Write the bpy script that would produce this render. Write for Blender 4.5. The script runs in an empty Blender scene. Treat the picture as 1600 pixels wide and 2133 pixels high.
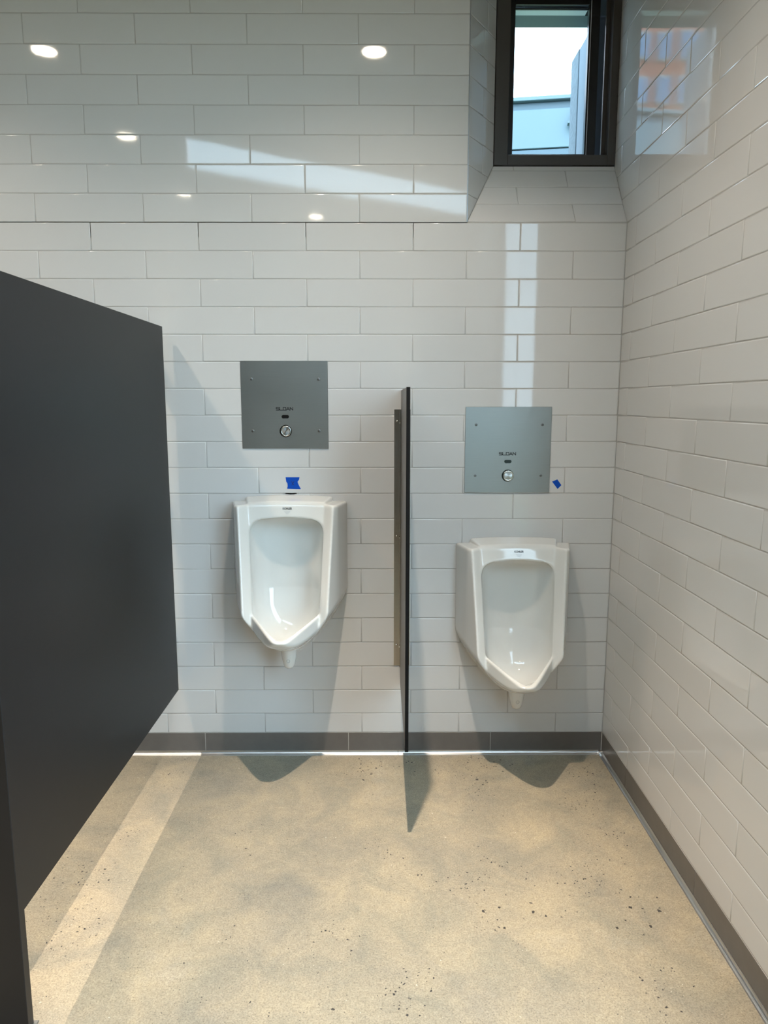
import bpy, bmesh, math, random
import numpy as np
from mathutils import Vector, Matrix, Euler
S = bpy.context.scene
COL = S.collection
random.seed(7)
PI = math.pi

# ------------------------------------------------------------------ camera, world, exposure, lights
cam_d = bpy.data.cameras.new('camera'); cam = bpy.data.objects.new('camera', cam_d); COL.objects.link(cam)
cam_d.sensor_fit = 'HORIZONTAL'; cam_d.sensor_width = 36.0; cam_d.lens = 1495.3 / 1600 * 36.0
cam.location = (0.0800, -2.8661, 1.4796)
cam.rotation_euler = (PI / 2 - 0.15219, 0.0, -0.00462)
cam_d.clip_start = 0.05; cam_d.clip_end = 200
S.camera = cam

S.view_settings.view_transform = 'Standard'
S.view_settings.look = 'None'
S.view_settings.gamma = 1.0
S.view_settings.use_curve_mapping = False
S.view_settings.exposure = 0.08

SKY = 11.5
w = bpy.data.worlds.new('sky'); S.world = w; w.use_nodes = True
bg = w.node_tree.nodes['Background']
bg.inputs['Color'].default_value = (0.69, 0.83, 1.0, 1.0)
bg.inputs['Strength'].default_value = SKY

CEIL = 3.2
WARM = (1.0, 0.845, 0.68)
LAMPS = [  # x, y, watts
    (0.05, -1.00, 1.0), (-1.58, -1.00, 1.0), (-1.58, -2.15, .6), (-1.58, -3.55, .8),
    (-0.53, -4.15, .6)]
BEAM_W, SPILL_W = 410, 80

# ------------------------------------------------------------------ measured layout (metres)
TW, TH, Z0 = 0.4096, 0.10387, 0.1806       # tile pitch, course height, first full joint
XR = 1.02                                  # right wall face
BASE_Z0, BASE_Z1 = 0.012, 0.0950           # dark base tile
JX, JXB, RY = 0.4105, 0.5335, 0.19         # window recess: left edge in front, at back, depth
SZ0, SZ1 = 2.158, 2.4155                   # sloped sill: front height, back height
FRONT_Y, LEFT_X = -6.0, -3.4

# ------------------------------------------------------------------ helpers
def link(o, parent=None):
    COL.objects.link(o)
    if parent is not None: o.parent = parent
    return o
def mesh_obj(name, me, mat=None, parent=None, loc=None):
    o = bpy.data.objects.new(name, me)
    if mat is not None and not me.materials: me.materials.append(mat)
    link(o, parent)
    if loc is not None: o.location = loc
    return o
def from_bm(name, bm, mat, parent=None, smooth=False, loc=None):
    me = bpy.data.meshes.new(name); bmesh.ops.recalc_face_normals(bm, faces=bm.faces); bm.to_mesh(me); bm.free()
    if smooth:
        for p in me.polygons: p.use_smooth = True
    return mesh_obj(name, me, mat, parent, loc)
def empty(name, loc, parent=None):
    o = bpy.data.objects.new(name, None); link(o, parent); o.location = loc; o.empty_display_size = .05; return o
def tag(o, label=None, cat=None, group=None, kind=None):
    if label: o['label'] = label
    if cat: o['category'] = cat
    if group: o['group'] = group
    if kind: o['kind'] = kind
    return o
def box(bm, x0, x1, y0, y1, z0, z1, bevel=0.0, seg=2):
    vs = [bm.verts.new((x, y, z)) for x in (x0, x1) for y in (y0, y1) for z in (z0, z1)]
    fs = [(0, 1, 3, 2), (4, 6, 7, 5), (0, 4, 5, 1), (2, 3, 7, 6), (0, 2, 6, 4), (1, 5, 7, 3)]
    faces = [bm.faces.new([vs[i] for i in f]) for f in fs]
    if bevel > 0:
        es = list({e for f in faces for e in f.edges})
        bmesh.ops.bevel(bm, geom=es, offset=bevel, segments=seg, profile=0.5, affect='EDGES')
    return faces
def prism(bm, poly, axis, a0, a1):
    """extrude a polygon (2-D points in the two other axes) along axis from a0 to a1"""
    def P(p, a):
        if axis == 'x': return (a, p[0], p[1])
        if axis == 'y': return (p[0], a, p[1])
        return (p[0], p[1], a)
    A = [bm.verts.new(P(p, a0)) for p in poly]; B = [bm.verts.new(P(p, a1)) for p in poly]
    n = len(poly)
    bm.faces.new(A); bm.faces.new(B[::-1])
    for i in range(n): bm.faces.new((A[i], B[i], B[(i + 1) % n], A[(i + 1) % n]))
def lathe(bm, prof, center=(0, 0, 0), axis='y', seg=24):
    """revolve (radius, height) profile; height runs along -y (out of the wall) or z"""
    rings = []
    for r, h in prof:
        ring = []
        for k in range(seg):
            a = 2 * PI * k / seg
            if axis == 'y': p = (center[0] + r * math.cos(a), center[1] - h, center[2] + r * math.sin(a))
            elif axis == 'x': p = (center[0] - h, center[1] + r * math.cos(a), center[2] + r * math.sin(a))
            else: p = (center[0] + r * math.cos(a), center[1] + r * math.sin(a), center[2] + h)
            ring.append(bm.verts.new(p))
        rings.append(ring)
    for a, b in zip(rings, rings[1:]):
        for k in range(seg): bm.faces.new((a[k], a[(k + 1) % seg], b[(k + 1) % seg], b[k]))
    bm.faces.new(rings[0]); bm.faces.new(rings[-1])

# ------------------------------------------------------------------ materials
def mat(name):
    m = bpy.data.materials.new(name); m.use_nodes = True
    nt = m.node_tree; b = nt.nodes['Principled BSDF']; return m, nt, b
def simple(name, col, rough=.5, metal=0.0, spec=.5, bump=0.0, bscale=40.0, coat=0.0, var=0.0, vscale=8.0):
    m, nt, b = mat(name)
    b.inputs['Base Color'].default_value = (*col, 1); b.inputs['Roughness'].default_value = rough
    b.inputs['Metallic'].default_value = metal; b.inputs['Specular IOR Level'].default_value = spec
    b.inputs['Coat Weight'].default_value = coat; b.inputs['Coat Roughness'].default_value = .05
    tc = nt.nodes.new('ShaderNodeTexCoord')
    if var > 0:
        n = nt.nodes.new('ShaderNodeTexNoise'); n.inputs['Scale'].default_value = vscale; n.inputs['Detail'].default_value = 5
        r = nt.nodes.new('ShaderNodeMapRange'); r.inputs['To Min'].default_value = 1 - var; r.inputs['To Max'].default_value = 1 + var
        mx = nt.nodes.new('ShaderNodeVectorMath'); mx.operation = 'SCALE'; mx.inputs[0].default_value = col
        nt.links.new(tc.outputs['Object'], n.inputs['Vector']); nt.links.new(n.outputs['Fac'], r.inputs['Value'])
        nt.links.new(r.outputs['Result'], mx.inputs['Scale']); nt.links.new(mx.outputs['Vector'], b.inputs['Base Color'])
    if bump > 0:
        n = nt.nodes.new('ShaderNodeTexNoise'); n.inputs['Scale'].default_value = bscale; n.inputs['Detail'].default_value = 3
        bp = nt.nodes.new('ShaderNodeBump'); bp.inputs['Strength'].default_value = 1.0; bp.inputs['Distance'].default_value = bump
        nt.links.new(tc.outputs['Object'], n.inputs['Vector']); nt.links.new(n.outputs['Fac'], bp.inputs['Height'])
        nt.links.new(bp.outputs['Normal'], b.inputs['Normal'])
    return m

def tile_mat():
    m, nt, b = mat('white_glazed_tile')
    L = nt.links.new; N = nt.nodes.new
    b.inputs['Roughness'].default_value = 0.045; b.inputs['Specular IOR Level'].default_value = .5
    oi = N('ShaderNodeObjectInfo'); mr = N('ShaderNodeMapRange'); mr.inputs['To Min'].default_value = .965; mr.inputs['To Max'].default_value = 1.0
    sc = N('ShaderNodeVectorMath'); sc.operation = 'SCALE'; sc.inputs[0].default_value = (.62, .615, .600)
    L(oi.outputs['Random'], mr.inputs['Value']); L(mr.outputs['Result'], sc.inputs['Scale']); L(sc.outputs['Vector'], b.inputs['Base Color'])
    tc = N('ShaderNodeTexCoord'); add = N('ShaderNodeVectorMath'); add.operation = 'ADD'
    L(tc.outputs['Object'], add.inputs[0]); L(oi.outputs['Location'], add.inputs[1])
    n1 = N('ShaderNodeTexNoise'); n1.inputs['Scale'].default_value = 9; n1.inputs['Detail'].default_value = 1
    n2 = N('ShaderNodeTexNoise'); n2.inputs['Scale'].default_value = 170; n2.inputs['Detail'].default_value = 1
    L(add.outputs[0], n1.inputs['Vector']); L(add.outputs[0], n2.inputs['Vector'])
    b1 = N('ShaderNodeBump'); b1.inputs['Distance'].default_value = .00011
    b2 = N('ShaderNodeBump'); b2.inputs['Distance'].default_value = .000010
    L(n1.outputs['Fac'], b1.inputs['Height']); L(n2.outputs['Fac'], b2.inputs['Height']); L(b1.outputs['Normal'], b2.inputs['Normal'])
    L(b2.outputs['Normal'], b.inputs['Normal'])
    return m

def floor_mat():
    m, nt, b = mat('polished_concrete')
    L = nt.links.new; N = nt.nodes.new
    tc = N('ShaderNodeTexCoord'); V = tc.outputs['Object']
    def noise(sc, det=4, ro=.55, dist=0.0):
        n = N('ShaderNodeTexNoise'); n.inputs['Scale'].default_value = sc; n.inputs['Detail'].default_value = det
        n.inputs['Roughness'].default_value = ro; n.inputs['Distortion'].default_value = dist; L(V, n.inputs['Vector']); return n.outputs['Fac']
    def ramp(f, stops):
        r = N('ShaderNodeValToRGB'); L(f, r.inputs['Fac']); e = r.color_ramp.elements
        e[0].position, e[0].color = stops[0][0], (*stops[0][1], 1); e[1].position, e[1].color = stops[-1][0], (*stops[-1][1], 1)
        for p, c in stops[1:-1]:
            k = e.new(p); k.color = (*c, 1)
        return r.outputs['Color']
    def mix(a, c, fac, bt='MIX'):
        x = N('ShaderNodeMix'); x.data_type = 'RGBA'; x.blend_type = bt
        if isinstance(fac, float): x.inputs['Factor'].default_value = fac
        else: L(fac, x.inputs['Factor'])
        for s, v in ((x.inputs['A'], a), (x.inputs['B'], c)):
            if isinstance(v, tuple): s.default_value = (*v, 1)
            else: L(v, s)
        return x.outputs['Result']
    def math_(op, a, c=None):
        x = N('ShaderNodeMath'); x.operation = op
        for i, v in enumerate((a, c)):
            if v is None: continue
            if isinstance(v, (int, float)): x.inputs[i].default_value = v
            else: L(v, x.inputs[i])
        return x.outputs[0]
    def mr(f, a, c, d=0.0, e=1.0):
        x = N('ShaderNodeMapRange'); L(f, x.inputs['Value']); x.inputs['From Min'].default_value = a; x.inputs['From Max'].default_value = c
        x.inputs['To Min'].default_value = d; x.inputs['To Max'].default_value = e; return x.outputs['Result']
    base = ramp(noise(2.3, 6, .6, .4), [(.28, (.265, .238, .192)), (.44, (.335, .288, .213)), (.60, (.385, .325, .230)), (.75, (.41, .36, .28))])
    cloud = ramp(noise(6.5, 5, .6, .8), [(.35, (.82, .86, .90)), (.55, (1, 1, 1)), (.72, (1.12, 1.10, 1.05))])
    c = mix(base, cloud, 1.0, 'MULTIPLY')
    grain = ramp(noise(210, 3, .8), [(.30, (.62, .61, .60)), (.5, (1, 1, 1)), (.70, (1.30, 1.29, 1.27))])
    c = mix(c, grain, 1.0, 'MULTIPLY')
    grain2 = ramp(noise(60, 4, .7), [(.3, (.90, .90, .90)), (.7, (1.09, 1.09, 1.09))])
    c = mix(c, grain2, 1.0, 'MULTIPLY')
    # dark aggregate chips in clusters: per-cell random size, cells switched on by a broad mask
    def chips(scale, size, lo, hi, cl):
        v = N('ShaderNodeTexVoronoi'); v.inputs['Scale'].default_value = scale
        v.inputs['Randomness'].default_value = 1.0
        # stretch + wobble so the chips are angular slivers
        wn = N('ShaderNodeTexNoise'); wn.inputs['Scale'].default_value = scale * 1.7; L(V, wn.inputs['Vector'])
        ws = N('ShaderNodeVectorMath'); ws.operation = 'SCALE'; L(wn.outputs['Color'], ws.inputs[0]); ws.inputs['Scale'].default_value = .9 / scale
        wa = N('ShaderNodeVectorMath'); wa.operation = 'ADD'; L(V, wa.inputs[0]); L(ws.outputs[0], wa.inputs[1])
        L(wa.outputs[0], v.inputs['Vector'])
        sep = N('ShaderNodeSeparateColor'); L(v.outputs['Color'], sep.inputs[0])
        dens = mr(noise(cl, 2, .5), lo, hi)
        on = math_('LESS_THAN', sep.outputs[0], dens)
        rad = math_('MULTIPLY', sep.outputs[1], size)
        near = mr(math_('SUBTRACT', v.outputs['Distance'], rad), -.03, .02, 1.0, 0.0)
        return math_('MULTIPLY', on, near)
    c = mix(c, (.035, .032, .032), chips(95, .31, .54, .72, 3.1))
    c = mix(c, (.03, .028, .028), math_('MULTIPLY', chips(62, .36, .61, .78, 2.6), .95))
    c = mix(c, (.055, .05, .045), math_('MULTIPLY', chips(130, .24, .42, 1.1, 5.0), .85))
    c = mix(c, (.10, .085, .068), math_('MULTIPLY', chips(240, .30, .25, .95, 7.0), .6))
    c = mix(c, (.62, .57, .47), math_('MULTIPLY', chips(85, .20, .42, 1.9, 6.0), .75))
    L(c, b.inputs['Base Color'])
    L(mr(noise(5, 3), .3, .7, .34, .52), b.inputs['Roughness'])
    b.inputs['Specular IOR Level'].default_value = .35
    bp = N('ShaderNodeBump'); bp.inputs['Distance'].default_value = .0004; L(noise(120, 3), bp.inputs['Height']); L(bp.outputs['Normal'], b.inputs['Normal'])
    return m

def steel_mat(name, col, rough, ani=.0, streak=.12):
    m, nt, b = mat(name); L = nt.links.new; N = nt.nodes.new
    b.inputs['Metallic'].default_value = 1.0
    tc = N('ShaderNodeTexCoord'); mp = N('ShaderNodeMapping'); mp.inputs['Scale'].default_value = (1.2, 1.2, 160); L(tc.outputs['Object'], mp.inputs['Vector'])
    n = N('ShaderNodeTexNoise'); n.inputs['Scale'].default_value = 8; n.inputs['Detail'].default_value = 4; L(mp.outputs[0], n.inputs['Vector'])
    n2 = N('ShaderNodeTexNoise'); n2.inputs['Scale'].default_value = 5; n2.inputs['Detail'].default_value = 2; L(tc.outputs['Object'], n2.inputs['Vector'])
    a = N('ShaderNodeMath'); a.operation = 'MULTIPLY'; L(n.outputs['Fac'], a.inputs[0]); L(n2.outputs['Fac'], a.inputs[1])
    r = N('ShaderNodeMapRange'); r.inputs['From Min'].default_value = .1; r.inputs['From Max'].default_value = .42; r.inputs['To Min'].default_value = 1 - streak; r.inputs['To Max'].default_value = 1 + streak
    L(a.outputs[0], r.inputs['Value'])
    s = N('ShaderNodeVectorMath'); s.operation = 'SCALE'; s.inputs[0].default_value = col; L(r.outputs['Result'], s.inputs['Scale']); L(s.outputs[0], b.inputs['Base Color'])
    r2 = N('ShaderNodeMapRange'); r2.inputs['To Min'].default_value = rough - .06; r2.inputs['To Max'].default_value = rough + .06
    L(n2.outputs['Fac'], r2.inputs['Value']); L(r2.outputs['Result'], b.inputs['Roughness'])
    bp = N('ShaderNodeBump'); bp.inputs['Distance'].default_value = .00003; L(n.outputs['Fac'], bp.inputs['Height']); L(bp.outputs['Normal'], b.inputs['Normal'])
    b.inputs['Anisotropic'].default_value = ani
    return m

def emit(name, col, s):
    m = bpy.data.materials.new(name); m.use_nodes = True; nt = m.node_tree; nt.nodes.clear()
    e = nt.nodes.new('ShaderNodeEmission'); o = nt.nodes.new('ShaderNodeOutputMaterial')
    e.inputs[0].default_value = (*col, 1); e.inputs[1].default_value = s; nt.links.new(e.outputs[0], o.inputs[0]); return m

def glass_mat():
    m = bpy.data.materials.new('window_glass'); m.use_nodes = True; nt = m.node_tree; nt.nodes.clear()
    o = nt.nodes.new('ShaderNodeOutputMaterial'); t = nt.nodes.new('ShaderNodeBsdfTransparent'); g = nt.nodes.new('ShaderNodeBsdfGlossy')
    t.inputs[0].default_value = (.86, .94, .95, 1); g.inputs['Roughness'].default_value = .02
    f = nt.nodes.new('ShaderNodeFresnel'); f.inputs[0].default_value = 1.45; mx = nt.nodes.new('ShaderNodeMixShader')
    gm = nt.nodes.new('ShaderNodeNewGeometry'); sb = nt.nodes.new('ShaderNodeMath'); sb.operation = 'SUBTRACT'; sb.inputs[0].default_value = 1.0
    ml = nt.nodes.new('ShaderNodeMath'); ml.operation = 'MULTIPLY'; nt.links.new(gm.outputs['Backfacing'], sb.inputs[1])
    nt.links.new(sb.outputs[0], ml.inputs[0]); nt.links.new(f.outputs[0], ml.inputs[1])
    nt.links.new(ml.outputs[0], mx.inputs[0]); nt.links.new(t.outputs[0], mx.inputs[1]); nt.links.new(g.outputs[0], mx.inputs[2]); nt.links.new(mx.outputs[0], o.inputs[0])
    return m

def brick_mat():
    m, nt, b = mat('red_brick_facade'); L = nt.links.new; N = nt.nodes.new
    tc = N('ShaderNodeTexCoord'); mp = N('ShaderNodeMapping'); mp.inputs['Rotation'].default_value = (PI / 2, 0, 0); L(tc.outputs['Object'], mp.inputs['Vector'])
    br = N('ShaderNodeTexBrick'); br.inputs['Scale'].default_value = 4.5; br.inputs['Color1'].default_value = (.26, .075, .035, 1); br.inputs['Color2'].default_value = (.20, .058, .03, 1)
    br.inputs['Mortar'].default_value = (.22, .15, .12, 1); br.inputs['Mortar Size'].default_value = .012
    L(mp.outputs[0], br.inputs['Vector']); L(br.outputs['Color'], b.inputs['Base Color']); b.inputs['Roughness'].default_value = .9
    return m

M = dict(
    tile=tile_mat(), floor=floor_mat(),
    grout=simple('grey_grout', (.42, .41, .39), .85, bump=.0005, bscale=300),
    base=simple('taupe_base_tile', (.135, .122, .110), .38, var=.14, vscale=22, bump=.0001, bscale=120),
    basegrout=simple('pale_grout', (.52, .49, .45), .8),
    cove=steel_mat('satin_aluminium', (.74, .74, .74), .30, streak=.06),
    steel=steel_mat('brushed_steel', (.345, .35, .33), .37, .0, .04),
    bracket=steel_mat('bracket_steel', (.36, .33, .29), .24, .3),
    chrome=simple('polished_chrome', (.78, .77, .75), .10, 1.0),
    screw=simple('screw_steel', (.22, .22, .215), .38, 1.0),
    screwdark=simple('dark_screw_slot', (.02, .02, .02), .5),
    black=simple('black_lens', (.004, .004, .005), .15),
    print_=simple('black_print', (.012, .012, .014), .5),
    greyprint=simple('grey_print', (.33, .33, .34), .5),
    ceramic=simple('vitreous_china', (.69, .685, .65), .045, spec=.55, coat=.3),
    panel=simple('charcoal_panel', (.0115, .0100, .0100), .42, spec=.28, bump=.00008, bscale=500, var=.05, vscale=30),
    core=simple('black_panel_edge', (.003, .003, .003), .7, spec=.15),
    scr=simple('grey_panel', (.105, .100, .092), .36, bump=.00006, bscale=500),
    tape=simple('blue_tape', (.002, .065, .42), .75, spec=.2, bump=.0002, bscale=260),
    ink=simple('marker_ink', (.004, .006, .05), .6),
    bronze=simple('bronze_window_frame', (.060, .055, .050), .42, spec=.4),
    sash=simple('black_window_sash', (.010, .011, .013), .30),
    gleam_bead=simple('gleam_and_bead_white', (.80, .84, .88), .4),  # near-white colour for the painted sky gleam, also used on the sash bead
    paint=simple('white_paint', (.36, .35, .34), .6, bump=.0002, bscale=200),
    ceil=simple('ceiling_paint', (.40, .395, .385), .7),
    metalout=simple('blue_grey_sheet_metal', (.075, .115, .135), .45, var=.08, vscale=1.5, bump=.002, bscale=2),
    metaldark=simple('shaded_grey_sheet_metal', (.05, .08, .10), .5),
    concrete=simple('pale_concrete', (.10, .125, .15), .9, var=.25, vscale=38, bump=.003, bscale=60),
    stucco=simple('smooth_render', (.13, .16, .20), .8, var=.04),
    soffit=simple('soffit_board', (.10, .14, .15), .6, var=.06),
    brick=brick_mat(), stone=simple('pale_stone', (.22, .21, .20), .8),
    pane=simple('far_pane', (.07, .13, .22), .4, spec=.3),
    glass=glass_mat(),
    lamp=emit('lamp_diffuser', (1.0, .88, .70), 70.0),
    trimw=simple('white_lamp_trim', (.8, .8, .78), .4),
)

# ------------------------------------------------------------------ tiles
def clip(poly, a, b, c):
    """keep a*u + b*v <= c"""
    out = []
    for i in range(len(poly)):
        p, q = poly[i], poly[(i + 1) % len(poly)]
        dp, dq = a * p[0] + b * p[1] - c, a * q[0] + b * q[1] - c
        if dp <= 0: out.append(p)
        if dp * dq < 0:
            t = dp / (dp - dq); out.append((p[0] + t * (q[0] - p[0]), p[1] + t * (q[1] - p[1])))
    return out
def area(poly):
    return sum(poly[i][0] * poly[(i + 1) % len(poly)][1] - poly[(i + 1) % len(poly)][0] * poly[i][1] for i in range(len(poly))) / 2
def inset(poly, d):
    n = len(poly); out = []
    for i in range(n):
        p0, p1, p2 = Vector(poly[i - 1]), Vector(poly[i]), Vector(poly[(i + 1) % n])
        e1 = (p1 - p0).normalized(); e2 = (p2 - p1).normalized()
        n1 = Vector((-e1.y, e1.x)); n2 = Vector((-e2.y, e2.x))
        k = 1 + n1.dot(n2)
        out.append(tuple(p1 + (n1 + n2) * (d / max(k, .3))))
    return out
_cache = {}
def tile_mesh(poly, mname, name, prof):
    cu = sum(p[0] for p in poly) / len(poly); cv = sum(p[1] for p in poly) / len(poly)
    loc = [(p[0] - cu, p[1] - cv) for p in poly]
    key = (mname, tuple((round(a, 4), round(b, 4)) for a, b in loc))
    if key not in _cache:
        bm = bmesh.new(); rings = []
        for d, h in prof:
            rings.append([bm.verts.new((u, v, h)) for u, v in (inset(loc, d) if d else loc)])
        n = len(loc)
        for A, B in zip(rings, rings[1:]):
            for i in range(n): bm.faces.new((A[i], A[(i + 1) % n], B[(i + 1) % n], B[i]))
        bm.faces.new(rings[-1])
        me = bpy.data.meshes.new(name); bm.to_mesh(me); bm.free()
        for p_ in me.polygons[:-1]: p_.use_smooth = True
        me.materials.append(M[mname]); _cache[key] = me
    return _cache[key], cu, cv
PROF = [(0, -.004), (0, -.0016), (.0011, -.0007), (.0028, 0.0)]
BPROF = [(0, -.004), (0, -.0004), (.0004, 0.0)]
def put_tile(parent, poly, O, U, Vv, mname='tile', name='tile', prof=PROF, tilt=.0014):
    """poly in (u, v) of the frame O + u U + v V, facing U x V"""
    poly = [p for i, p in enumerate(poly) if (Vector(p) - Vector(poly[i - 1])).length > 1e-5]
    if len(poly) < 3: return
    if area(poly) < 0: poly = poly[::-1]
    if area(poly) < 2e-4: return
    me, cu, cv = tile_mesh(poly, mname, name, prof)
    U, Vv = Vector(U).normalized(), Vector(Vv).normalized(); Nn = U.cross(Vv)
    R = Matrix((U, Vv, Nn)).transposed().to_4x4()
    T = Matrix.Translation(Vector(O) + U * cu + Vv * cv)
    r = Euler((random.gauss(0, tilt), random.gauss(0, tilt * .6), 0)).to_matrix().to_4x4()
    o = bpy.data.objects.new(name, me); link(o, parent); o.matrix_world = T @ R @ r
    return o
G = .0024   # joint width
def rect(u0, u1, v0, v1): return [(u0 + G / 2, v0 + G / 2), (u1 - G / 2, v0 + G / 2), (u1 - G / 2, v1 - G / 2), (u0 + G / 2, v1 - G / 2)]

# ------------------------------------------------------------------ the setting
# back wall (grout body, recess included)
bm = bmesh.new()
g = .0016
prism(bm, [(g, 0), (g, SZ0 - .002), (RY, SZ1 - .002), (.32, SZ1 - .002), (.32, 0)], 'x', LEFT_X - .2, XR + .25)
prism(bm, [(LEFT_X - .2, g), (JX - .0016, g), (JXB - .0016, RY), (JXB - .0016, .32), (LEFT_X - .2, .32)], 'z', 2.1, CEIL + .1)
box(bm, JX - .01, XR + .25, g, .32, 3.105, CEIL + .1)
wall_back = tag(from_bm('wall_back', bm, M['grout']), 'white tiled back wall behind the two urinals', kind='structure')

for r in range(0, 30):
    v0 = BASE_Z1 if r == 0 else Z0 + (r - 1) * TH
    v1 = Z0 + r * TH
    off = 0.0 if r % 2 == 0 else TW / 2
    xmax = JX if r >= 20 else XR
    k = -6
    while True:
        u0, u1 = off + k * TW, off + (k + 1) * TW; k += 1
        if u1 < -2.30: continue
        if u0 >= xmax - .004: break
        put_tile(wall_back, rect(u0, min(u1, xmax), v0, v1), (0, 0, 0), (1, 0, 0), (0, 0, 1))
# sill tiles (sloped), sill frame: u along x, v up the slope
sl = math.hypot(RY, SZ1 - SZ0); sv = Vector((0, RY, SZ1 - SZ0)).normalized()
joints = [.823, .614, .818, .613]
for r in range(4):
    v0, v1 = r * .0975, min((r + 1) * .0975, sl)
    for a, b_ in ((JX - .1, joints[r]), (joints[r], XR)):
        p = rect(a, b_, v0, v1)
        # left edge follows the jamb: u >= JX + (JXB-JX) * v/sl
        s = (JXB - JX) / sl
        p = clip(p, -1, s, -(JX + .0012))
        put_tile(wall_back, p, (0, 0, SZ0), (1, 0, 0), sv)
# left jamb tiles: u along the splay, v up
jl = math.hypot(JXB - JX, RY); ju = Vector((JXB - JX, RY, 0)).normalized()
for r in range(20, 30):
    v0, v1 = Z0 + (r - 1) * TH, Z0 + r * TH
    jt = .125 if r % 2 == 0 else .150
    for a, b_ in ((0.0, jt), (jt, jl)):
        p = rect(a, b_, v0, v1)
        s = (SZ1 - SZ0) / jl
        p = clip(p, s, -1, -(SZ0 + .0012))
        put_tile(wall_back, p, (JX, 0, 0), ju, (0, 0, 1))

# right wall
bm = bmesh.new()
box(bm, XR + g, XR + .08, -1.64, RY - .001, 0, CEIL + .1)
box(bm, 1.092, XR + .25, RY - .03, .34, 0, CEIL + .1)
box(bm, XR + g, XR + .08, -3.20, -1.64, 0, .50)
box(bm, XR + g, XR + .08, -3.20, -1.64, 2.95, CEIL + .1)
box(bm, XR + g, XR + .08, FRONT_Y - .2, -3.20, 0, CEIL + .1)
wall_right = tag(from_bm('wall_right', bm, M['grout']), 'white tiled right wall', kind='structure')
for r in range(0, 30):
    v0 = BASE_Z1 if r == 0 else Z0 + (r - 1) * TH
    v1 = Z0 + r * TH
    off = .308 if r % 2 == 0 else .1032
    for k in range(-3, 5):
        y1, y0 = -(off + (k - 1) * TW), -(off + k * TW)
        ymax = RY if r >= 20 else -.0005
        y1 = min(y1, ymax)
        y0 = max(y0, -1.64)
        if y1 - y0 < .006: continue
        # frame: u along -y ... faces -x
        put_tile(wall_right, rect(-y1, -y0, v0, v1), (XR, 0, 0), (0, -1, 0), (0, 0, 1))

# left and front walls (out of the picture, seen only in reflections)
bm = bmesh.new(); box(bm, LEFT_X - .2, LEFT_X, FRONT_Y, 0, 0, CEIL + .1)
tag(from_bm('wall_left', bm, M['paint']), kind='structure')
bm = bmesh.new(); box(bm, LEFT_X - .2, XR + .25, FRONT_Y - .2, FRONT_Y, 0, CEIL + .1)
tag(from_bm('wall_front', bm, M['paint']), kind='structure')

# floor
bm = bmesh.new(); box(bm, LEFT_X - .2, XR + .25, FRONT_Y - .2, .32, -.1, 0)
tag(from_bm('floor', bm, M['floor']), 'polished tan concrete floor with dark aggregate specks', kind='structure')

# ceiling with a skylight opening
sky4 = [(-1.20, -2.20), (.84, -3.46), (.95, -4.36), (-1.36, -2.85)]
# thin roof deck so the glazing is seen from well below
out4 = [(LEFT_X - .2, .32), (XR + .25, .32), (XR + .25, FRONT_Y - .2), (LEFT_X - .2, FRONT_Y - .2)]
bm = bmesh.new()
for z0, z1 in ((CEIL, CEIL + .025),):
    A = [bm.verts.new((*p, z0)) for p in out4]; B = [bm.verts.new((*p, z0)) for p in sky4]
    A2 = [bm.verts.new((*p, z1)) for p in out4]; B2 = [bm.verts.new((*p, z1)) for p in sky4]
    for i in range(4):
        j = (i + 1) % 4
        bm.faces.new((A[i], A[j], B[j], B[i])); bm.faces.new((A2[i], B2[i], B2[j], A2[j]))
        bm.faces.new((A[i], A2[i], A2[j], A[j])); bm.faces.new((B[i], B[j], B2[j], B2[i]))
tag(from_bm('ceiling', bm, M['ceil']), kind='structure')
sky4i = [(-1.19, -2.215), (.83, -3.465), (.94, -4.345), (-1.35, -2.845)]
bm = bmesh.new(); prism(bm, sky4i, 'z', CEIL + .010, CEIL + .016)
tag(from_bm('window_3', bm, M['glass']), 'skylight glazing over the room', kind='structure')

# dark base tiles as baseboards
def baseboard(name, label, segs, O, U):
    root = tag(empty(name, (0, 0, 0)), label, kind='structure')
    U = Vector(U); V3 = Vector((0, 0, 1)); Nn = U.cross(V3)
    bm = bmesh.new()
    a, b_ = segs[0], segs[-1]
    for f in (0,):
        P0, P1 = Vector(O) + U * a, Vector(O) + U * b_
        q = [P0 + Nn * .0002, P1 + Nn * .0002, P1 + Nn * .0002 + V3 * BASE_Z1, P0 + Nn * .0002 + V3 * BASE_Z1]
        q2 = [p - Nn * .0012 for p in q]
        v = [bm.verts.new(p) for p in q]; v2 = [bm.verts.new(p) for p in q2]
        bm.faces.new(v); bm.faces.new(v2[::-1])
        for i in range(4): bm.faces.new((v[i], v2[i], v2[(i + 1) % 4], v[(i + 1) % 4]))
    from_bm('grout', bm, M['basegrout'], root)
    for a, b_ in zip(segs, segs[1:]):
        put_tile(root, rect(a, b_, 0, BASE_Z1 + .0008), Vector(O) + Nn * .0015, U, V3, 'base', 'tile', BPROF, tilt=.0004)
    return root
bb = [-2.482, -1.876, -1.270, -.664, -.0576, .5449, XR - .001]
baseboard('baseboard_back', 'dark taupe tile base along the back wall', bb, (0, 0, 0), (1, 0, 0))
baseboard('baseboard_right', 'dark taupe tile base along the right wall', [.0015, .300, .9137, 1.5237, 2.13], (XR, 0, 0), (0, -1, 0))

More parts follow.
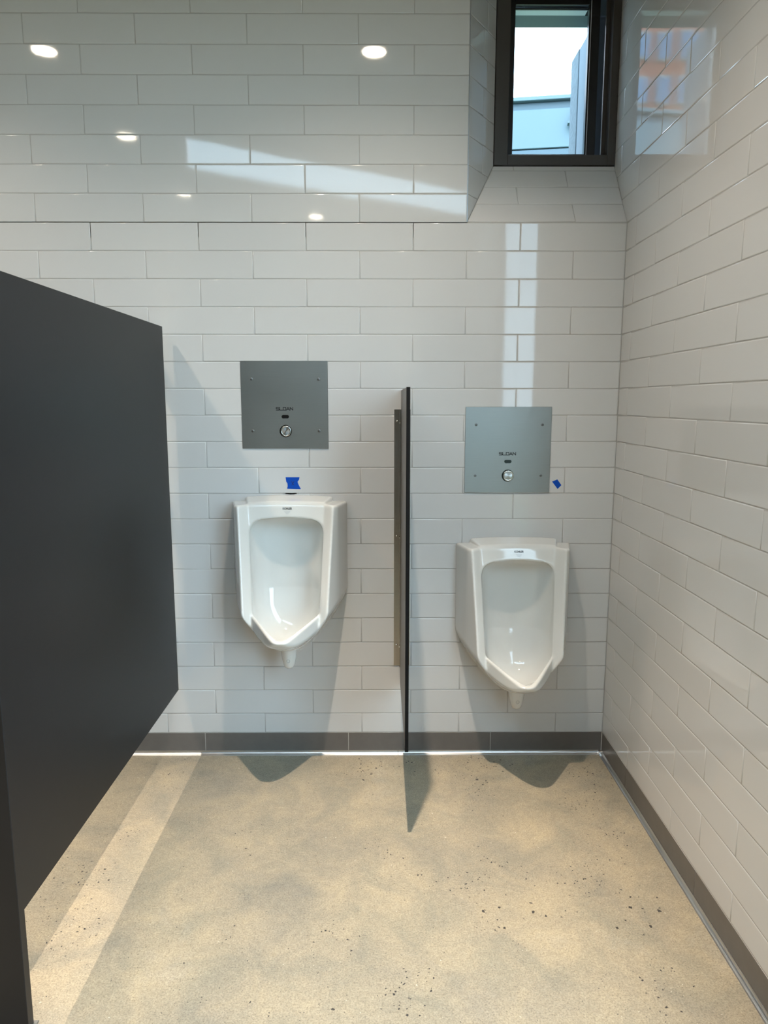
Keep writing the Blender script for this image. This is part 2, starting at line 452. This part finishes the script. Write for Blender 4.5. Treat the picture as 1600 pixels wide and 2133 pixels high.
# aluminium cove at the floor
def cove_profile(n=7, R=.0125, t=.0012):
    pts = [(0, 0)]
    pts += [(R + .002, 0), (R + .002, t)]
    for k in range(n + 1):
        a = PI / 2 * k / n
        pts.append((R + t - R * math.sin(a), t + R - R * math.cos(a)))
    pts += [(t, t + R + .002), (0, t + R + .002)]
    return pts
bm = bmesh.new(); prism(bm, [(-y - .0018, z) for y, z in cove_profile()], 'x', -2.5, .152)
t1 = tag(from_bm('trim_1', bm, M['cove']), 'satin aluminium cove strip along the back wall, left length', kind='structure')
bm = bmesh.new(); prism(bm, [(-y - .0018, z) for y, z in cove_profile()], 'x', .1535, XR - .0135)
t2 = tag(from_bm('trim_2', bm, M['cove']), 'satin aluminium cove strip along the back wall, right length', kind='structure')
bm = bmesh.new(); prism(bm, [(XR - x - .0018, z) for x, z in cove_profile()], 'y', -2.2, -.0135)
t3 = tag(from_bm('trim_3', bm, M['cove']), 'satin aluminium cove strip along the right wall', kind='structure')
bm = bmesh.new(); box(bm, XR - .0165, XR - .001, -.0165, -.001, 0, .0148, .002, 1)
tag(from_bm('trim_4', bm, M['cove']), 'cove strip corner piece', kind='structure')
bm = bmesh.new(); box(bm, JX - .0028, JX + .0004, -.0012, .003, SZ0 - .002, 3.105)
tag(from_bm('trim_5', bm, simple('tile_edge_trim', (.34, .35, .36), .3, .8)), 'thin metal edge strip at the recess corner', kind='structure')
bm = bmesh.new(); box(bm, XR - .0042, XR - .0012, -.0042, -.0012, .015, BASE_Z1)
tag(from_bm('trim_6', bm, M['basegrout']), 'pale joint line in the base corner', kind='structure')

# ------------------------------------------------------------------ window 1 (in the recess)
win = tag(empty('window_1', (.776, RY, SZ1)), 'narrow bronze framed window high in the tiled recess', kind='structure')
def wpart(name, m, boxes, parent=win, bev=.0015):
    bm = bmesh.new()
    for b_ in boxes: box(bm, *b_, bevel=bev, seg=1)
    o = from_bm(name, bm, m, parent); o.matrix_parent_inverse = Matrix.Translation(-Vector((.776, RY, SZ1))); return o
WT = 3.10
wpart('frame_bar', M['bronze'], [(.5345, .5885, .185, .232, SZ1 + .002, WT)])
wpart('frame_bar', M['bronze'], [(.989, 1.0195, .185, .232, SZ1 + .002, WT)])
wpart('frame_bar', M['bronze'], [(.5885, .989, .185, .232, SZ1 + .002, 2.4570)])
wpart('frame_bar', M['bronze'], [(.5885, .989, .185, .232, 3.075, WT)])
# inner reveal behind the frame
wpart('frame_liner', M['sash'], [(.5400, .5860, .2325, .30, SZ1 + .003, WT), (.9920, 1.0200, .2325, .30, SZ1 + .003, WT), (.5860, .9920, .2325, .30, SZ1 + .003, 2.4500), (.5860, .9920, .2325, .30, 3.080, WT)])
wpart('liner_bead', M['bronze'], [(.976, .9915, .236, .250, 2.4505, 3.079)])
sash = wpart('sash', M['sash'], [(.5865, .6195, .262, .290, 2.4505, 3.0795), (.9145, .958, .262, .290, 2.4505, 3.0795), (.6195, .9145, .262, .290, 2.4505, 2.484), (.6195, .9145, .262, .290, 3.0435, 3.0795)])
o = wpart('sash_bead', M['gleam_bead'], [(.9205, .9230, .2595, .2622, 2.47, 3.06)]); o.parent = sash; o.matrix_parent_inverse = Matrix.Identity(4)
o = wpart('screen_rail', M['sash'], [(.6195, .9145, .270, .276, 3.0285, 3.0330)], bev=0)
o = wpart('sky_gleam', M['gleam_bead'], [(.6200, .9140, .283, .330, 3.0362, 3.0402)], bev=0)  # added white strip standing in for a gleam of sky above the rail
o = wpart('glass_pane', M['glass'], [(.6190, .9150, .2765, .2805, 2.4835, 3.044)], bev=0)
for z in (2.52, 2.63, 2.74, 2.85, 2.96):
    bm = bmesh.new(); lathe(bm, [(.0022, 0), (.002, .0012), (.001, .002)], (.5365, .1848, z), seg=8)
    o = from_bm('screw', bm, M['sash'], win); o.matrix_parent_inverse = Matrix.Translation(-Vector((.776, RY, SZ1)))
    bm = bmesh.new(); lathe(bm, [(.0022, 0), (.002, .0012), (.001, .002)], (1.0165, .1848, z), seg=8)
    o = from_bm('screw', bm, M['sash'], win); o.matrix_parent_inverse = Matrix.Translation(-Vector((.776, RY, SZ1)))

# window 2: tall glazed opening in the right wall beside the camera (seen in tile reflections)
win2 = tag(empty('window_2', (XR, -2.42, .50)), 'tall window in the right wall beside the viewpoint', kind='structure')
def w2(name, m, boxes):
    bm = bmesh.new()
    for b_ in boxes: box(bm, *b_)
    o = from_bm(name, bm, m, win2); o.matrix_parent_inverse = Matrix.Translation(-Vector((XR, -2.42, .50)))
w2('frame', M['bronze'], [(1.05, 1.085, -3.199, -3.16, .501, 2.949), (1.05, 1.085, -1.665, -1.641, .501, 2.949), (1.05, 1.085, -3.16, -1.665, .501, .54), (1.05, 1.085, -3.16, -1.665, 2.91, 2.949)])
w2('glass_pane', M['glass'], [(1.060, 1.066, -3.16, -1.665, .54, 2.91)])

# ------------------------------------------------------------------ outside the window
# exterior masonry around the opening
bm = bmesh.new()
box(bm, .56, 1.30, .35, .445, 3.045, 3.6)
soff = tag(from_bm('lintel', bm, M['soffit']), 'blue-grey lintel above the outside of the window', 'lintel')
bm = bmesh.new()
box(bm, .973, 1.10, .345, .62, 1.8, 3.0445, .003, 1)
pier = empty('window_pier', (1.0, .47, 1.8)); tag(pier, 'rough pale concrete pier just right of the window outside', 'pier')
o = from_bm('smooth_return', bm, M['stucco'], pier); o.matrix_parent_inverse = Matrix.Translation(-Vector((1.0, .47, 1.8)))
bm = bmesh.new(); box(bm, .970, 1.12, .621, .75, 1.8, 3.0445, .004, 1)
o = from_bm('rough_face', bm, M['concrete'], pier); o.matrix_parent_inverse = Matrix.Translation(-Vector((1.0, .47, 1.8)))
bm = bmesh.new()
box(bm, .30, .590, .345, .62, 1.8, 3.0445, .004, 1)
tag(from_bm('window_pier', bm, M['stucco']), 'smooth pale rendered pier left of the window outside', 'pier')

bm = bmesh.new(); box(bm, -60, 60, -60, 70, -.6, -.32)
tag(from_bm('ground', bm, simple('grass_ground', (.10, .13, .07), .95, var=.2, vscale=2)), kind='structure')
# parapet beam crossing the view
beam = tag(empty('parapet_beam', (1.3, 3.0, 3.0)), 'blue-grey sheet metal beam below the sky outside the window', 'beam')
def bpart(name, m, bx, bev=.004):
    bm = bmesh.new(); box(bm, *bx, bevel=bev, seg=1); o = from_bm(name, bm, m, beam); o.matrix_parent_inverse = Matrix.Translation(-Vector((1.3, 3.0, 3.0))); return o
rotz = .0
bpart('cap', M['metalout'], (-8, 1.545, 2.985, 3.30, 3.745, 3.775))
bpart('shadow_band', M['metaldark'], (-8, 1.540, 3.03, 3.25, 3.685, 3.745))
bpart('panel', M['metalout'], (-8, 1.60, 3.00, 3.25, 3.405, 3.687))
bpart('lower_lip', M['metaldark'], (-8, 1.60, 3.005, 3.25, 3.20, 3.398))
for zz0, zz1, xx0, xx1 in ((3.56, 3.76, 1.505, 1.60),):
    bm = bmesh.new(); prism(bm, [(xx0, zz0), (xx1, zz0), (xx1, zz1 + .0)], 'y', 2.94, 2.98)
    o = from_bm('gusset', bm, M['metalout'], beam); o.matrix_parent_inverse = Matrix.Translation(-Vector((1.3, 3.0, 3.0)))
    bm = bmesh.new(); box(bm, xx0 - .004, xx1, 2.92, 2.98, zz0 - .012, zz0)
    o = from_bm('gusset_foot', bm, M['metalout'], beam); o.matrix_parent_inverse = Matrix.Translation(-Vector((1.3, 3.0, 3.0)))
bm = bmesh.new(); prism(bm, [(1.535, 3.776), (1.62, 3.776), (1.62, 4.05)], 'y', 3.0, 3.1)
o = from_bm('upstand', bm, M['metalout'], beam); o.matrix_parent_inverse = Matrix.Translation(-Vector((1.3, 3.0, 3.0)))
beam.rotation_euler = (0, 0, math.radians(-9))
# brick building across the street (seen mirrored in the right wall)
bld = tag(empty('brick_building', (-18, 50, 0)), 'red brick building with pale trimmed windows mirrored in the right wall', 'building')
def bl(name, m, bx, parent=bld):
    bm = bmesh.new(); box(bm, *bx); o = from_bm(name, bm, m, parent)
    if parent is bld: o.matrix_parent_inverse = Matrix.Translation(-Vector((-18, 50, 0)))
    return o
bl('wall', M['brick'], (-27.0, -10.5, 48.2, 58, 0, 34))
bl('cornice', M['stone'], (-27.2, -10.3, 47.6, 48.2, 33.2, 34.3))
for i in range(10):
    x = -12.2 - 1.5 * i
    for z in (15.6, 18.3, 21.0, 23.7, 26.4, 29.1):
        f = bl('window', M['stone'], (x - .46, x + .46, 48.0, 48.21, z - .12, z + 1.66))
        p_ = bl('pane', M['pane'], (x - .40, x + .40, 47.95, 48.01, z, z + 1.5), f)

# ------------------------------------------------------------------ downlights
for i, (x, y, wt) in enumerate(LAMPS):
    e = empty('downlight', (x, y, CEIL))
    where = ['above the urinals', 'above the toilet stall', 'second in the row over the stall', 'third in the row over the stall', 'behind the viewpoint, left of centre'][i]
    tag(e, 'round recessed ceiling downlight ' + where, 'light', 'recessed ceiling downlights')
    bm = bmesh.new(); lathe(bm, [(.078, -.0002), (.078, -.004), (.072, -.007), (.060, -.004), (.060, -.0002)], axis='z', seg=32)
    from_bm('trim_ring', bm, M['trimw'], e)
    bm = bmesh.new(); lathe(bm, [(.058, -.001), (.058, -.0035), (.05, -.0045)], axis='z', seg=32)
    from_bm('diffuser', bm, M['lamp'], e)
    for nm, en, sz in (('beam', BEAM_W * wt, 51), ('spill', SPILL_W * wt, 126)):   # core of the reflector and its softer spill
        ld = bpy.data.lights.new(nm, 'SPOT'); ld.energy = en; ld.color = WARM; ld.shadow_soft_size = .022
        ld.spot_size = math.radians(sz); ld.spot_blend = 1.0
        lo = bpy.data.objects.new(nm, ld); link(lo, e); lo.location = (0, 0, -.035)

# ------------------------------------------------------------------ urinals: signed distance field -> surface nets
def urinal_mesh():
    h = .0036
    xs = np.arange(-.246, .2461, h); ds = np.arange(-.006, .402, h); zs = np.arange(.395, 1.128, h)
    X, D, Z = np.meshgrid(xs, ds, zs, indexing='ij'); A = np.abs(X)
    As = np.sqrt(X * X + .012 ** 2) - .003
    def smax(a, b, k):
        hh = np.clip(k - np.abs(a - b), 0, None) / k; return np.maximum(a, b) + hh * hh * k * .25
    def smin(a, b, k): return -smax(-a, -b, k)
    def nrm(f, *c): return f / math.sqrt(sum(v * v for v in c))
    # front surface: centre panel leaning out downwards, wings standing proud of it
    dc = .112 + (1.09 - Z) * .20
    xi = .146 - (1.09 - Z) * .068; xr = .184 - (1.09 - Z) * .049
    t = np.clip((A - xi) / (xr - xi), 0, 1)
    wing = .034 * t * t * (3 - 2 * t) * .55 + .034 * t * .45
    f_front = nrm(D - (dc + wing), 1, .2, .5)
    f_side = nrm(A + .244 * D - .232, 1, .244)
    dr = dc + .036
    cdx, cdd = .203 - xr, dr - .127
    f_cham = ((A - .203) * cdd + (D - .127) * cdx) / np.sqrt(cdx ** 2 + cdd ** 2)
    f_back = -D
    top_side = Z - (1.087 - .00 * D)
    bodyA = smax(smax(f_side, f_cham, .004), smax(f_front, f_back, .004), .006)
    low = nrm(.690 - 1.25 * (.232 - A) + .20 * D - Z, 1, 1.25, .2)          # funnel underside
    bowlb = nrm(.452 + .36 * D + 5.0 * A * A - Z, 1.05, .5)
    side_body = smax(smax(bodyA, top_side, .012), low, .02)
    # raised centre of the top
    xt = .150 + .028 * (1 - D / .112)
    top_c = Z - (1.1125 - .14 * D - .22 * A * A)
    cen = smax(smax(nrm(A - xt, 1, .25), top_c, .010), smax(nrm(D - dc + .002, 1, .2), f_back, .006), .014)
    cen = smax(cen, 1.0 - Z, .01)
    body = smin(side_body, cen, .005)
    # bowl with its pointed lip
    rim = .626 + .29 * (.372 - D)
    V = nrm(D - (.4473 - 1.79 * np.sqrt(A * A + .032 ** 2)), 1, 1.5)
    under = nrm(D - (.396 - 1.0 * (.625 - Z)), 1, 1)
    lip = smax(smax(V, nrm(Z - rim, 1, .29), .008), smax(smax(bowlb, under, .03), f_back, .01), .012)
    lip = smax(lip, nrm(A - .20, 1), .01)
    solid = smin(body, smax(lip, low - .004, .02), .010)
    solid = smax(solid, bowlb, .012)
    # cavity
    ca = .1435 - .045 * (.98 - Z)
    c_side = A - ca
    c_top = nrm(Z - (1.036 - .75 * A * A), 1, .15)
    c_back = nrm(.030 + 2.2 * A * A + np.clip(.16 * (.74 - Z), 0, None) - D, 1, .4)
    fl = np.maximum(.545, .475 + .38 * D) + 4.6 * A * A
    c_floor = nrm(fl - Z, 1, .5)
    cup = smax(smax(c_side, c_top, .05), smax(c_back, c_floor, .09), .06)
    Vin = nrm(D - (.403 - 1.63 * np.sqrt(A * A + .024 ** 2)), 1, 1.4)
    rimcut = nrm(rim - .003 - Z, 1, .29)
    cav = smax(cup, smin(Vin, rimcut, .006), .006)
    f = smax(solid, -cav, .007)
    # supply slot detail: shallow drain dip is part of the floor
    F = f
    nx, ny, nz = F.shape
    neg = F < 0
    c = [(0, 0, 0), (1, 0, 0), (0, 1, 0), (1, 1, 0), (0, 0, 1), (1, 0, 1), (0, 1, 1), (1, 1, 1)]
    cnt = sum(neg[i:nx - 1 + i, j:ny - 1 + j, k:nz - 1 + k].astype(np.int8) for i, j, k in c)
    act = (cnt > 0) & (cnt < 8)
    idx = -np.ones(act.shape, np.int64); I = np.argwhere(act); idx[act] = np.arange(len(I))
    P = np.zeros((len(I), 3)); W_ = np.zeros(len(I))
    for a in range(8):
        for b_ in range(a + 1, 8):
            dlt = np.subtract(c[b_], c[a])
            if np.abs(dlt).sum() != 1: continue
            fa = F[I[:, 0] + c[a][0], I[:, 1] + c[a][1], I[:, 2] + c[a][2]]; fb = F[I[:, 0] + c[b_][0], I[:, 1] + c[b_][1], I[:, 2] + c[b_][2]]
            m_ = (fa < 0) != (fb < 0); tt = np.where(m_, fa / np.where(m_, fa - fb, 1), 0)
            P += m_[:, None] * (np.array(c[a]) + tt[:, None] * dlt); W_ += m_
    P = P / W_[:, None] + I
    Vt = np.stack([xs[0] + P[:, 0] * h, ds[0] + P[:, 1] * h, zs[0] + P[:, 2] * h], 1)
    quads = []
    for ax in range(3):
        sh = [slice(None)] * 3; sh2 = [slice(None)] * 3; sh[ax] = slice(0, -1); sh2[ax] = slice(1, None)
        a_, b_ = neg[tuple(sh)], neg[tuple(sh2)]; cr = np.argwhere(a_ != b_)
        u, v = (ax + 1) % 3, (ax + 2) % 3
        ok = (cr[:, u] > 0) & (cr[:, v] > 0)
        for q in range(3): ok &= cr[:, q] < np.array(act.shape)[q]
        cr = cr[ok]
        def at(du, dv):
            q = cr.copy(); q[:, u] -= du; q[:, v] -= dv; return idx[q[:, 0], q[:, 1], q[:, 2]]
        Q = np.stack([at(0, 0), at(1, 0), at(1, 1), at(0, 1)], 1)
        flip = ~a_[cr[:, 0], cr[:, 1], cr[:, 2]]
        Q[flip] = Q[flip][:, ::-1]
        quads.append(Q)
    Q = np.concatenate(quads); Q = Q[(Q >= 0).all(1)]
    # world: d -> -y (mirrors handedness, so flip)
    Vt[:, 1] *= -1; Vt[:, 2] -= 1.087
    # keep the back flat on the wall
    Vt[:, 1] = np.minimum(Vt[:, 1], -.0004)
    me = bpy.data.meshes.new('body')
    me.vertices.add(len(Vt)); me.vertices.foreach_set('co', Vt.ravel().astype(np.float32))
    me.loops.add(Q.size); me.loops.foreach_set('vertex_index', Q.ravel().astype(np.int32))
    me.polygons.add(len(Q)); me.polygons.foreach_set('loop_start', np.arange(0, Q.size, 4, dtype=np.int32))
    me.update(calc_edges=True)
    # relax the grid stepping a little
    bm = bmesh.new(); bm.from_mesh(me)
    bmesh.ops.recalc_face_normals(bm, faces=bm.faces)
    for _ in range(1): bmesh.ops.smooth_vert(bm, verts=[v_ for v_ in bm.verts if v_.co.y < -.002], factor=.5, use_axis_x=True, use_axis_y=True, use_axis_z=True)
    bm.to_mesh(me); bm.free()
    for p_ in me.polygons: p_.use_smooth = True
    me.materials.append(M['ceramic'])
    return me
URI = urinal_mesh()

def text_mesh(s, size, sx, thick, mname, name, bold=False, space=1.0, shear=0.0):
    cu = bpy.data.curves.new(name, 'FONT'); cu.body = s; cu.size = size; cu.extrude = thick; cu.align_x = 'CENTER'; cu.align_y = 'CENTER'
    cu.space_character = space; cu.shear = shear
    if bold: cu.offset = size * .02
    cu.resolution_u = 3
    o = bpy.data.objects.new(name, cu); COL.objects.link(o)
    dg = bpy.context.evaluated_depsgraph_get(); me = bpy.data.meshes.new_from_object(o.evaluated_get(dg))
    bpy.data.objects.remove(o); me.name = name
    me.transform(Matrix.Diagonal((sx, 1, 1, 1))); me.transform(Matrix.Rotation(PI / 2, 4, 'X'))
    me.materials.clear(); me.materials.append(M[mname]); return me

def strokes(polys, wdt, mname, name, thick=.0004):
    """letter strokes in (x, z) built as thin raised bars"""
    bm = bmesh.new()
    for pl in polys:
        for (x0, z0), (x1, z1) in zip(pl, pl[1:]):
            d = Vector((x1 - x0, z1 - z0)); L_ = d.length; d /= L_; n = Vector((-d.y, d.x)) * wdt / 2; e = d * wdt * .45
            p = [Vector((x0, z0)) - e + n, Vector((x1, z1)) + e + n, Vector((x1, z1)) + e - n, Vector((x0, z0)) - e - n]
            prism(bm, [tuple(v) for v in p], 'y', 0, -thick)
    me = bpy.data.meshes.new(name); bmesh.ops.recalc_face_normals(bm, faces=bm.faces); bm.to_mesh(me); bm.free(); me.materials.append(M[mname]); return me

def rounded_cyl(prof, seg=28):
    bm = bmesh.new(); lathe(bm, prof, axis='z', seg=seg); me = bpy.data.meshes.new('spout')
    bmesh.ops.recalc_face_normals(bm, faces=bm.faces); bm.to_mesh(me); bm.free()
    for p in me.polygons: p.use_smooth = True
    me.materials.append(M['ceramic']); return me

def make_urinal(cx, ztop):
    root = empty('urinal', (cx, 0, ztop))
    mesh_obj('basin', URI, None, root)
    sp = mesh_obj('drain_spout', rounded_cyl([(.034, .085), (.032, .06), (.0285, .03), (.0245, .010), (.0220, .000), (.0185, -.0085), (.0115, -.0145), (.003, -.0165)]), None, root, (0.004, -.150, 0.455 - 1.087))
    bm = bmesh.new()
    rings = []
    for k in range(20):
        a = 2 * PI * k / 20
        rings.append([bm.verts.new(((.0065 + .0009 * math.cos(b)) * math.cos(a), -.0009 * math.sin(b), (.0065 + .0009 * math.cos(b)) * math.sin(a))) for b in (0, PI / 2, PI, 3 * PI / 2)])
    for k in range(20):
        A, B = rings[k], rings[(k + 1) % 20]
        for j in range(4): bm.faces.new((A[j], A[(j + 1) % 4], B[(j + 1) % 4], B[j]))
    o = from_bm('ring_mark', bm, simple('grey_ring_mark', (.42, .42, .41), .4), sp, loc=(0, -.0280, .022)); o.rotation_euler = (.12, 0, 0)
    # printed marks on the sloping front panel
    ang = -math.atan(.2)
    me = text_mesh('KOHLER', .0115, .88, .0006, 'print_', 'maker_print', True, .92)
    zz = 1.071; d = .112 + (1.09 - zz) * .2
    o = mesh_obj('maker_print', me, None, root, (.004, -d - .0007, zz - 1.087)); o.rotation_euler = (ang, 0, 0)
    for i, (w_, zz) in enumerate(((.022, 1.061), (.018, 1.0565), (.010, 1.052))):
        d = .112 + (1.09 - zz) * .2
        me = strokes([[(-w_ / 2, 0), (w_ / 2, 0)]], .0009, 'greyprint', 'small_print', .0003)
        o = mesh_obj('small_print', me, None, root, (.004, -d - .0007, zz - 1.087)); o.rotation_euler = (ang, 0, 0)
    return root
DZ = .171
u1 = tag(make_urinal(-.286, 1.087), 'white wall-hung ceramic urinal mounted higher, left of the divider under the X tape', 'urinal', 'urinals')
u2 = tag(make_urinal(.617, 1.087 - DZ), 'white wall-hung ceramic urinal mounted lower, right of the divider by the corner', 'urinal', 'urinals')

# ------------------------------------------------------------------ flush valve plates
def letters(h, w_):
    # S L O A N in wide square strokes; returns polylines centred on 0
    P = []; x = 0; gw = w_ / 5.0; lw = gw * .80
    def add(pl): P.append([(x + a * lw - w_ / 2, (b - .5) * h) for a, b in pl])
    add([(1, 1), (.1, 1), (0, .9), (0, .6), (.1, .5), (.9, .5), (1, .4), (1, 0), (0, 0)]); x += gw
    add([(0, 1), (0, .1), (.1, 0), (1, 0)]); x += gw
    add([(0, 1), (1, 1), (1, 0), (0, 0), (0, 1)]); x += gw
    add([(-.02, 0), (.5, 1), (1.02, 0)]); add([(.25, .25), (.75, .25)]); x += gw
    add([(0, 0), (0, 1), (1, 0), (1, 1)])
    return P
def make_plate(x0, z0, label):
    s = .3415; root = empty('flush_plate', (x0 + s / 2, 0, z0 + s / 2))
    bm = bmesh.new(); box(bm, -s / 2, s / 2, -.0042, -.0006, -s / 2, s / 2, .0006, 1); from_bm('plate', bm, M['steel'], root)
    y = -.0042
    for sx in (-.1315, .1315):
        for sz in (.1005, -.1015):
            bm = bmesh.new(); lathe(bm, [(.0058, 0), (.0056, .0007), (.0048, .0012), (.002, .0014)], seg=18)
            o = from_bm('screw', bm, M['screw'], root, True, (sx + .0035, y, sz))
            bm = bmesh.new(); a = random.uniform(0, PI)
            for k in range(3):
                b_ = a + k * PI / 3; d = Vector((math.cos(b_), math.sin(b_))) * .0025; n = Vector((-d.y, d.x)).normalized() * .0004
                prism(bm, [tuple(d + n), tuple(d - n), tuple(-d - n), tuple(-d + n)], 'y', -.0012, -.0017)
            from_bm('slot', bm, M['screwdark'], o)
    bm = bmesh.new(); n = 12; pts = []
    for k in range(n + 1): a = -PI / 2 + PI * k / n; pts.append((.0078 + .0068 * math.cos(a), .0068 * math.sin(a)))
    for k in range(n + 1): a = PI / 2 + PI * k / n; pts.append((-.0078 + .0068 * math.cos(a), .0068 * math.sin(a)))
    prism(bm, pts, 'y', 0, -.0006); from_bm('sensor_lens', bm, M['black'], root, False, (.0015, y, -.0455))
    bm = bmesh.new(); lathe(bm, [(.0242, 0), (.0242, .0006)], seg=40); hole = from_bm('button_gap', bm, M['black'], root, False, (.0020, y, -.1020))
    bm = bmesh.new(); lathe(bm, [(.0212, .0004), (.0212, .0060), (.0205, .0078), (.0190, .0084), (.0168, .0084), (.0162, .0078), (.0160, .0070)], seg=40)
    btn = from_bm('button', bm, M['chrome'], root, True, (.0035, y, -.1020))
    m_, nt, b_ = mat('spun_button_steel'); b_.inputs['Metallic'].default_value = 1; b_.inputs['Base Color'].default_value = (.55, .55, .54, 1); b_.inputs['Roughness'].default_value = .30
    b_.inputs['Anisotropic'].default_value = .9
    tg = nt.nodes.new('ShaderNodeTangent'); tg.direction_type = 'RADIAL'; tg.axis = 'Y'; nt.links.new(tg.outputs[0], b_.inputs['Tangent'])
    bm = bmesh.new(); lathe(bm, [(.0158, .0071), (.0156, .0076), (.0002, .0080)], seg=40); from_bm('button_face', bm, m_, btn, False)
    me = strokes(letters(.0105, .0680), .0027, 'print_', 'maker_print')
    mesh_obj('maker_print', me, None, root, (.0005, y, -.0145))
    tag(root, label, 'plate', 'flush plates')
    return root
make_plate(-.4690, 1.2965, 'square brushed steel flush plate with round button, above the left urinal')
make_plate(.4158, 1.1190, 'square brushed steel flush plate with round button, above the right urinal')

# ------------------------------------------------------------------ tape and the chipped hole
bm = bmesh.new()
prism(bm, [(-.3011, 1.1814), (-.2453, 1.1814), (-.2470, 1.1720), (-.2534, 1.1630), (-.2500, 1.1520), (-.2404, 1.1329), (-.2680, 1.1335), (-.2963, 1.1349), (-.2935, 1.1450), (-.2939, 1.1560), (-.2990, 1.1640)], 'y', -.0003, -.0008)
tp = from_bm('tape_piece', bm, M['tape']); tag(tp, 'torn piece of blue masking tape marked X above the left urinal', 'tape')
me = strokes([[(-.005, .0075), (.0045, -.0075)], [(.0050, .0075), (-.0042, -.0075)]], .0018, 'ink', 'x_mark')
mesh_obj('x_mark', me, None, tp, (-.2725, -.00081, 1.1570))
bm = bmesh.new()
prism(bm, [(.7683, 1.1634), (.7893, 1.1721), (.8065, 1.1488), (.7916, 1.1333)], 'y', -.0003, -.0008)
tag(from_bm('tape_piece', bm, M['tape']), 'small plain tilted scrap of blue masking tape beside the right flush plate', 'tape')
bm = bmesh.new()
prism(bm, [(-.3080, 1.1168), (-.2990, 1.1178), (-.2760, 1.1170), (-.2600, 1.1180), (-.2560, 1.1160), (-.2700, 1.1125), (-.2840, 1.1120), (-.3000, 1.1140)], 'y', .0, -.0006)
tag(from_bm('grout_gap', bm, M['black']), 'small black gap in the joint above the left urinal', 'gap')
bm = bmesh.new(); prism(bm, [(-.3160, 1.1155), (-.3060, 1.1163), (-.3060, 1.1150), (-.3160, 1.1148)], 'y', .0, -.0005)
pm = tag(from_bm('pencil_marks', bm, M['greyprint']), 'faint pencil tick marks on both sides of the black gap', 'marks')
for x in (-.3115, -.2505):
    bm = bmesh.new(); prism(bm, [(x - .0006, 1.112), (x + .0006, 1.112), (x + .0002, 1.1225), (x - .0004, 1.1225)], 'y', .0, -.0005)
    from_bm('tick', bm, M['greyprint'], pm)

# ------------------------------------------------------------------ urinal screen (divider)
sc = empty('urinal_screen', (.166, 0, .3186))
inv = Matrix.Translation(-Vector((.166, 0, .3186)))
def spart(name, bm, m, smooth=False, parent=sc):
    o = from_bm(name, bm, m, parent, smooth); o.matrix_parent_inverse = inv; return o
bm = bmesh.new(); box(bm, .1605, .1715, -.6085, -.0035, .3190, 1.5250, .0008, 1); spart('panel', bm, M['scr'])
bm = bmesh.new(); box(bm, .1600, .1720, -.6105, -.6080, .3186, 1.5254, .0006, 1); spart('front_edge', bm, M['core'])
for sx, xa in ((-1, .1600), (1, .1720)):
    bm = bmesh.new()
    x_in, x_out = (xa, xa - .0262) if sx < 0 else (xa, xa + .0262)
    lo_, hi_ = min(x_in, x_out), max(x_in, x_out)
    pl = [(x_out, -.0004), (x_out, -.0030), (x_in + sx * .0028, -.0030), (x_in + sx * .0028, -.0270), (x_in + sx * .0002, -.0270), (x_in + sx * .0002, -.0004)]
    prism(bm, pl, 'z', .3940, 1.4500); br = spart('wall_bracket', bm, M['bracket'])
    for z in (1.4048, .9431, .4830):
        bm = bmesh.new(); lathe(bm, [(.0040, 0), (.0038, .0015), (.0028, .0030), (.0012, .0037), (.0003, .0038)], (xa + sx * .0150, -.0030, z), seg=14)
        o = from_bm('screw', bm, M['chrome'], br, True)
        bm = bmesh.new(); lathe(bm, [(.0036, 0), (.0034, .0012), (.0022, .0024), (.0003, .0029)] if sx < 0 else [(.0036, 0), (.0034, -.0012), (.0022, -.0024), (.0003, -.0029)], (xa + sx * .0028, -.0160, z - .006), 'x', 14)
        o = from_bm('screw', bm, M['chrome'], br, True)
tag(sc, 'narrow dark urinal screen standing out from the wall between the two urinals', 'divider')

# ------------------------------------------------------------------ toilet stall partition at left
pn = empty('stall_partition', (-.758, -.70, .305)); inv2 = Matrix.Translation(-Vector((-.758, -.70, .305)))
def ppart(name, bm, m, parent=pn, smooth=False):
    o = from_bm(name, bm, m, parent, smooth); o.matrix_parent_inverse = inv2; return o
bm = bmesh.new(); box(bm, -.7690, -.7545, -1.3570, -.0450, .3050, 1.7645, .0010, 1); ppart('panel', bm, M['panel'])
for z in (.50, 1.04, 1.58):
    bm = bmesh.new(); box(bm, -.800, -.7692, -.080, -.0030, z - .03, z + .03); ppart('wall_bracket', bm, M['bracket'])
bm = bmesh.new(); box(bm, -1.02, -.7450, -1.3850, -1.3595, .012, 2.10, .0012, 1)
pil = tag(from_bm('stall_pilaster', bm, M['panel']), 'dark upright pilaster at the front end of the stall partition', 'pilaster')
bm = bmesh.new(); box(bm, -1.025, -.7355, -1.3925, -1.3520, 0, .022, .0015, 1)
from_bm('shoe', bm, M['cove'], pil)
tag(pn, 'tall dark charcoal toilet stall partition panel raised off the floor at left', 'partition')
